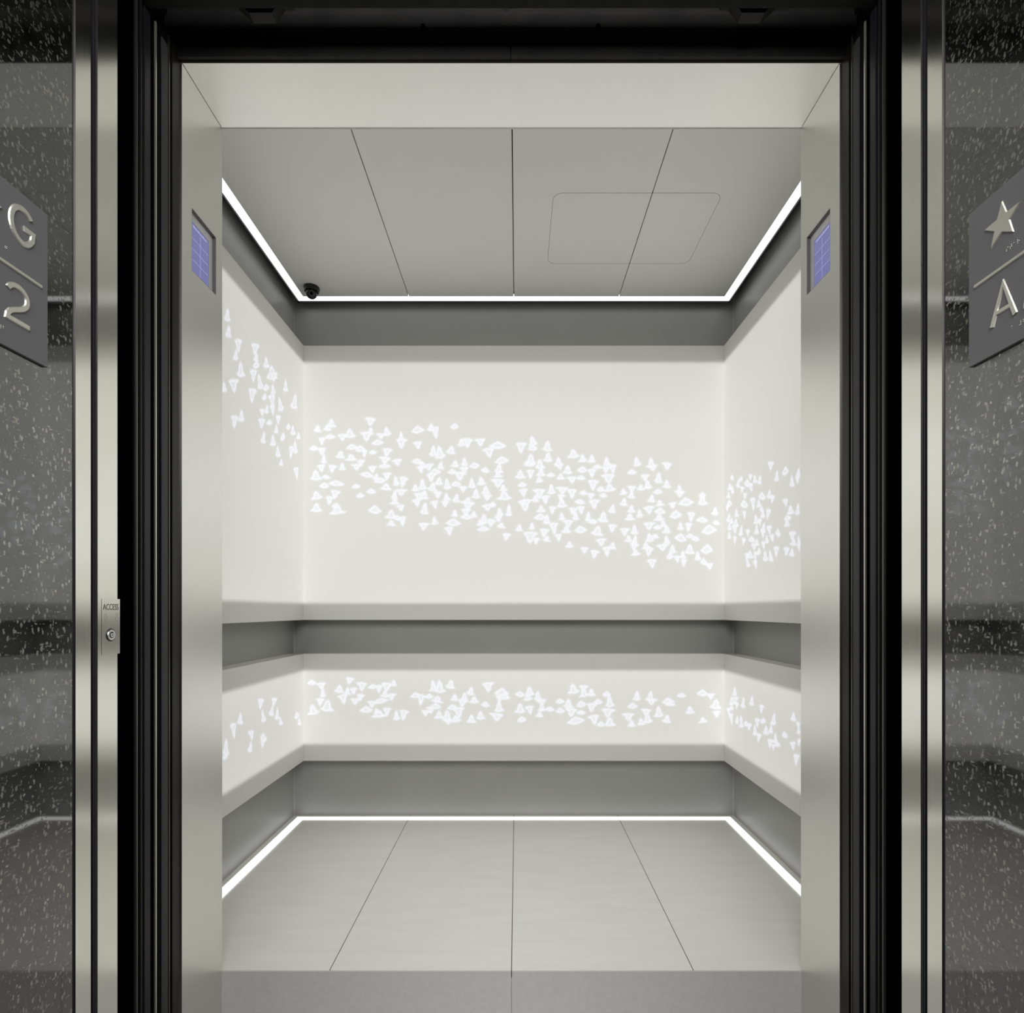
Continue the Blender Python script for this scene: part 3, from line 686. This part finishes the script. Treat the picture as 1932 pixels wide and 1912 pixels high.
# ------------------------------------------------------------------ landing entrance: steel strips, seal, polished stone
SO = 0.40
for s, sn in SIDES:
    k = 0 if s < 0 else 4

    def X(d, s=s):
        return XL + s * (WL + d)
    struct('trim_%d' % (9 + k), [(X(0), X(0.03), DB0, DB1, ZLOW, 2.45)], M['steel'], 'inner brushed steel strip of the %s landing jamb' % sn)
    struct('trim_%d' % (10 + k), [(X(0.0022), X(0.03), DA1, DB0, ZLOW, 2.45), (X(0.0006), X(0.003), DA1 + 0.0055, DA1 + 0.0078, ZLOW, 2.45),
                                  (X(0.0006), X(0.003), DA1 + 0.0093, DB0 - 0.0004, ZLOW, 2.45)], M['rubber'],
           'dark rubber seal between the steel strips of the %s landing jamb' % sn)
    struct('trim_%d' % (11 + k), [(X(0), X(0.03), DA0, DA1, ZLOW, 2.45), (X(-0.0004), X(0), DA0, DA0 + 0.0055, ZLOW, 2.45)], M['steel'],
           'outer brushed steel strip of the %s landing jamb' % sn)
    struct('trim_%d' % (12 + k), [(X(0.001), X(0.03), DS, DA0, ZLOW, 2.45)], M['rubber'], 'thin dark edge beside the stone of the %s landing jamb' % sn)
    struct('wall_landing_' + sn, [(X(0), X(0.06), SO, DS, ZLOW, 2.45), (X(0.06), s * 2.6, SO, SO + 0.05, ZLOW, 2.75)], M['granite'],
           'polished black speckled stone jamb on the %s' % sn)
    struct('wall_frame_' + sn, [(X(0.03), s * (XO + 0.03), DB1 - 0.02, DB1, ZLOW, 2.45)], M['black'])
struct('wall_landing_head', [(-2.6, 2.6, SO, DB1, 2.45, 2.75)], M['granite'], 'dark stone over the landing opening')
struct('floor_landing', [(-2.6, 2.6, -0.9, DB1, ZLOW - 0.04, ZLOW)], M['lobbyfloor'], 'dark stone landing floor')

# ------------------------------------------------------------------ security camera
bx, by = -0.8825, 2.407
t = thing('security_camera', (bx, by, ZC), 'small black dome security camera on the ceiling in the back left corner', 'security camera')
bm = bmesh.new()
cyl(bm, (bx, by, ZC - 0.0035), (0, 0, 1), 0.0335, 0.007, n=48)
cyl(bm, (bx, by, ZC - 0.013), (0, 0, 1), 0.0300, 0.012, 0.0335, n=48)
obj('mount_base', bm, M['cam'], t, False)
bm = bmesh.new()
dirv = Vector((CX - bx, -by, CZ - ZC)).normalized()
bc = Vector((bx, by - 0.002, ZC - 0.026))
bmesh.ops.create_uvsphere(bm, u_segments=32, v_segments=24, radius=0.0235, matrix=Matrix.Translation(bc))
eye = obj('camera_ball', bm, M['cam'], t, True)
bm = bmesh.new()
cyl(bm, bc + dirv * 0.0225, dirv, 0.0100, 0.006)
obj('lens_housing', bm, M['lensring'], eye)
bm = bmesh.new()
cyl(bm, bc + dirv * 0.0262, dirv, 0.0078, 0.002)
obj('lens', bm, M['lens'], eye)


# ------------------------------------------------------------------ signs: star G / A 2 with raised shapes and braille
def stroke(path, w):
    """outline polygon round a polyline"""
    lft, rgt = [], []
    n = len(path)
    for i in range(n):
        p = Vector(path[i])
        if i == 0:
            d = (Vector(path[1]) - p).normalized()
        elif i == n - 1:
            d = (p - Vector(path[i - 1])).normalized()
        else:
            d = ((Vector(path[i + 1]) - p).normalized() + (p - Vector(path[i - 1])).normalized()).normalized()
        k = 1.0
        if 0 < i < n - 1:      # mitre
            e = (p - Vector(path[i - 1])).normalized()
            k = min(1.7, 1 / max(0.2, abs(d.dot(e))))
        nrm = Vector((-d.y, d.x)) * w / 2 * k
        lft.append(p + nrm)
        rgt.append(p - nrm)
    return lft, rgt


def arc(cx_, cy_, rx, ry, a0, a1, n=20):
    return [(cx_ + rx * math.cos(math.radians(a0 + (a1 - a0) * k / n)), cy_ + ry * math.sin(math.radians(a0 + (a1 - a0) * k / n))) for k in range(n + 1)]


def raise_stroke(bm, path, w, place, h):
    """raised rounded bar along a polyline, seen on plane place(u, v, height)"""
    l, r = stroke(path, w)
    l2, r2 = stroke(path, w * 0.74)
    lo = [[bm.verts.new(place(p.x, p.y, 0)) for p in l], [bm.verts.new(place(p.x, p.y, h)) for p in l2],
          [bm.verts.new(place(p.x, p.y, h)) for p in r2], [bm.verts.new(place(p.x, p.y, 0)) for p in r]]
    n = len(path)
    for i in range(n - 1):
        for k in range(3):
            bm.faces.new((lo[k][i], lo[k][i + 1], lo[k + 1][i + 1], lo[k + 1][i]))
    for i in (0, n - 1):
        bm.faces.new([lo[k][i] for k in range(4)])


BR = {'s': (2, 3, 4), 't': (2, 3, 4, 5), 'a': (1,), 'r': (1, 2, 3, 5), 'g': (1, 2, 4, 5), '#': (3, 4, 5, 6), 'b': (1, 2), ' ': ()}
Q = 0.78        # drawing units below are 1/0.78 of real size
SY = 0.7067     # inner edge of both signs
SZB = 1.2592    # underside of the signs
SW, SH_ = 0.176, 0.251
for s, sn in SIDES:
    xw = XL + s * WL
    xf = xw - s * 0.004
    t = thing('floor_sign', (xw, SY - SW * Q / 2, SZB), 'dark grey sign with raised star G and A2 on the %s stone jamb' % sn, 'sign', 'floor signs on the stone jambs')
    boxes('sign_plate', [(xw, xf, SY - SW * Q, SY, SZB, SZB + SH_ * Q)], M['signplate'], t, 0.0004)

    # u measured from the reader's left edge of the sign
    def place(u, v, h, s=s, xf=xf):
        yy = SY - (SW - u) * Q if s < 0 else SY - u * Q
        return (xf - s * h * Q, yy, SZB + (v - 1.347) * Q)
    H = 0.0022
    bm = bmesh.new()
    pts = []
    for k in range(10):
        rr = 0.034 if k % 2 == 0 else 0.0140
        a = math.radians(90 + 36 * k)
        pts.append((0.0635 + rr * math.cos(a), 1.5405 + rr * math.sin(a)))
    base = [bm.verts.new(place(u, v, 0)) for u, v in pts]
    mid = [bm.verts.new(place(0.0635 + (u - 0.0635) * 0.93, 1.5405 + (v - 1.5405) * 0.93, H)) for u, v in pts]
    cen = bm.verts.new(place(0.0635, 1.5405, H * 1.1))
    for k in range(10):
        q = (k + 1) % 10
        bm.faces.new((base[k], base[q], mid[q], mid[k]))
        bm.faces.new((mid[k], mid[q], cen))
    obj('star', bm, M['letter'], t)
    gx = SW - 0.047
    bm = bmesh.new()
    pth = arc(gx, 1.547, 0.0195, 0.0265, 42, 330, 30) + [(gx + 0.0185, 1.5455), (gx + 0.002, 1.5455)]
    raise_stroke(bm, pth, 0.0086, place, H)
    obj('letter_g', bm, M['letter'], t)
    bm = bmesh.new()
    raise_stroke(bm, [(0.0125, 1.4725), (SW - 0.0125, 1.4725)], 0.0052, place, H)
    obj('divider_bar', bm, M['letter'], t)
    bm = bmesh.new()
    raise_stroke(bm, [(0.0455, 1.3895), (0.0655, 1.4475), (0.0855, 1.3895)], 0.0080, place, H)
    raise_stroke(bm, [(0.0535, 1.4075), (0.0775, 1.4075)], 0.0070, place, H * 0.95)
    obj('letter_a', bm, M['letter'], t)
    bm = bmesh.new()
    tx0 = SW - 0.0555
    pth = arc(tx0, 1.4315, 0.0170, 0.0165, 160, -28, 18) + [(tx0 + 0.0105, 1.4185), (tx0 + 0.0035, 1.4140), (tx0 - 0.0055, 1.4095), (tx0 - 0.0125, 1.4045), (tx0 - 0.0165, 1.3985), (tx0 - 0.0174, 1.3936), (tx0 + 0.0200, 1.3936)]
    raise_stroke(bm, pth, 0.0082, place, H)
    obj('digit_two', bm, M['letter'], t)
    for txt, u0, v0 in (('star g', 0.070, 1.4975), ('a #b', 0.079, 1.3745)):
        bm = bmesh.new()
        for k, c in enumerate(txt):
            for dnum in BR[c]:
                cu = u0 + k * 0.0062 + (0.0023 if dnum > 3 else 0)
                cv = v0 - ((dnum - 1) % 3) * 0.0023
                p = Vector(place(cu, cv, 0.0))
                bmesh.ops.create_icosphere(bm, subdivisions=2, radius=0.00065, matrix=Matrix.Translation(p))
        obj('braille', bm, M['letter'], t, True)

# ------------------------------------------------------------------ ACCESS key switch on the left steel strip
XW = XL - WL
xa = XW + 0.0003
Q = 0.78


def ky(y):
    return y * Q


def kz(z):
    return 0.948 + (z - 0.948) * Q


t = thing('access_key_switch', (XW, ky(1.053), kz(0.863)), 'steel ACCESS key switch plate on the left inner steel strip', 'key switch')
boxes('cover_plate', [(XW, xa, ky(1.0297), ky(1.0775), kz(0.864), kz(0.970))], M['steel'], t, 0.0002)
cu = bpy.data.curves.new('access_text', 'FONT')
cu.body = 'ACCESS'
cu.size = 0.0160
cu.extrude = 0.0001
cu.align_x = 'CENTER'
tmp = bpy.data.objects.new('tmp', cu)
col.objects.link(tmp)
dg = bpy.context.evaluated_depsgraph_get()
dg.update()
me = bpy.data.meshes.new_from_object(tmp.evaluated_get(dg))
bpy.data.objects.remove(tmp)
wid = max(v.co.x for v in me.vertices) - min(v.co.x for v in me.vertices)
for v in me.vertices:
    x, yv, z = v.co
    v.co = (xa + 0.0001 + z, ky(1.0535 + x * 0.0400 / wid), kz(0.9490 + yv))
me.materials.append(M['etched'])
o = bpy.data.objects.new('access_lettering', me)
col.objects.link(o)
o.parent = t
o.matrix_parent_inverse = Matrix.Translation(-t.location)
bm = bmesh.new()


def line2(bm, pts, w=0.0005):
    for (a, b) in zip(pts, pts[1:]):
        raise_stroke(bm, [a, b], w, lambda u, v, h: (xa + h, ky(u), kz(v)), 0.00015)


for (yc, z0, fl) in ((1.0400, 0.926, 1), (1.0690, 0.944, -1)):
    q = [(0, 0), (0, 0.010), (-0.003, 0.010), (0.002, 0.018), (0.007, 0.010), (0.004, 0.010), (0.004, 0)]
    line2(bm, [(yc - 0.002 + a, z0 - (0.002 if fl > 0 else 0) + fl * b) for a, b in q])
obj('arrow_outlines', bm, mat('faint etched lines', (0.25, 0.25, 0.22), 0.5), t)
kc = Vector((xa, ky(1.0530), kz(0.901)))
bm = bmesh.new()
cyl(bm, kc + Vector((0.0004, 0, 0)), (1, 0, 0), 0.0097, 0.001, 0.0090, n=40)
obj('key_rim', bm, M['keydark'], t)
bm = bmesh.new()
cyl(bm, kc + Vector((0.0010, 0, 0)), (1, 0, 0), 0.0084, 0.0014, 0.0074, n=40)
kr = obj('key_collar', bm, M['keyring'], t)
bm = bmesh.new()
cyl(bm, kc + Vector((0.0018, 0, 0)), (1, 0, 0), 0.0047, 0.0006, n=32)
obj('key_groove', bm, M['keydark'], kr)
bm = bmesh.new()
cyl(bm, kc + Vector((0.0021, 0, 0)), (1, 0, 0), 0.0034, 0.0008, n=32)
obj('key_core', bm, M['keyring'], kr)
bm = bmesh.new()
cyl(bm, kc + Vector((0.0026, 0, 0)), (1, 0, 0), 0.0010, 0.0006, n=16)
box(bm, kc.x + 0.0022, kc.x + 0.0028, kc.y - 0.0007, kc.y + 0.0007, kc.z + 0.0023, kc.z + 0.0048)
obj('key_slot', bm, M['keydark'], kr)
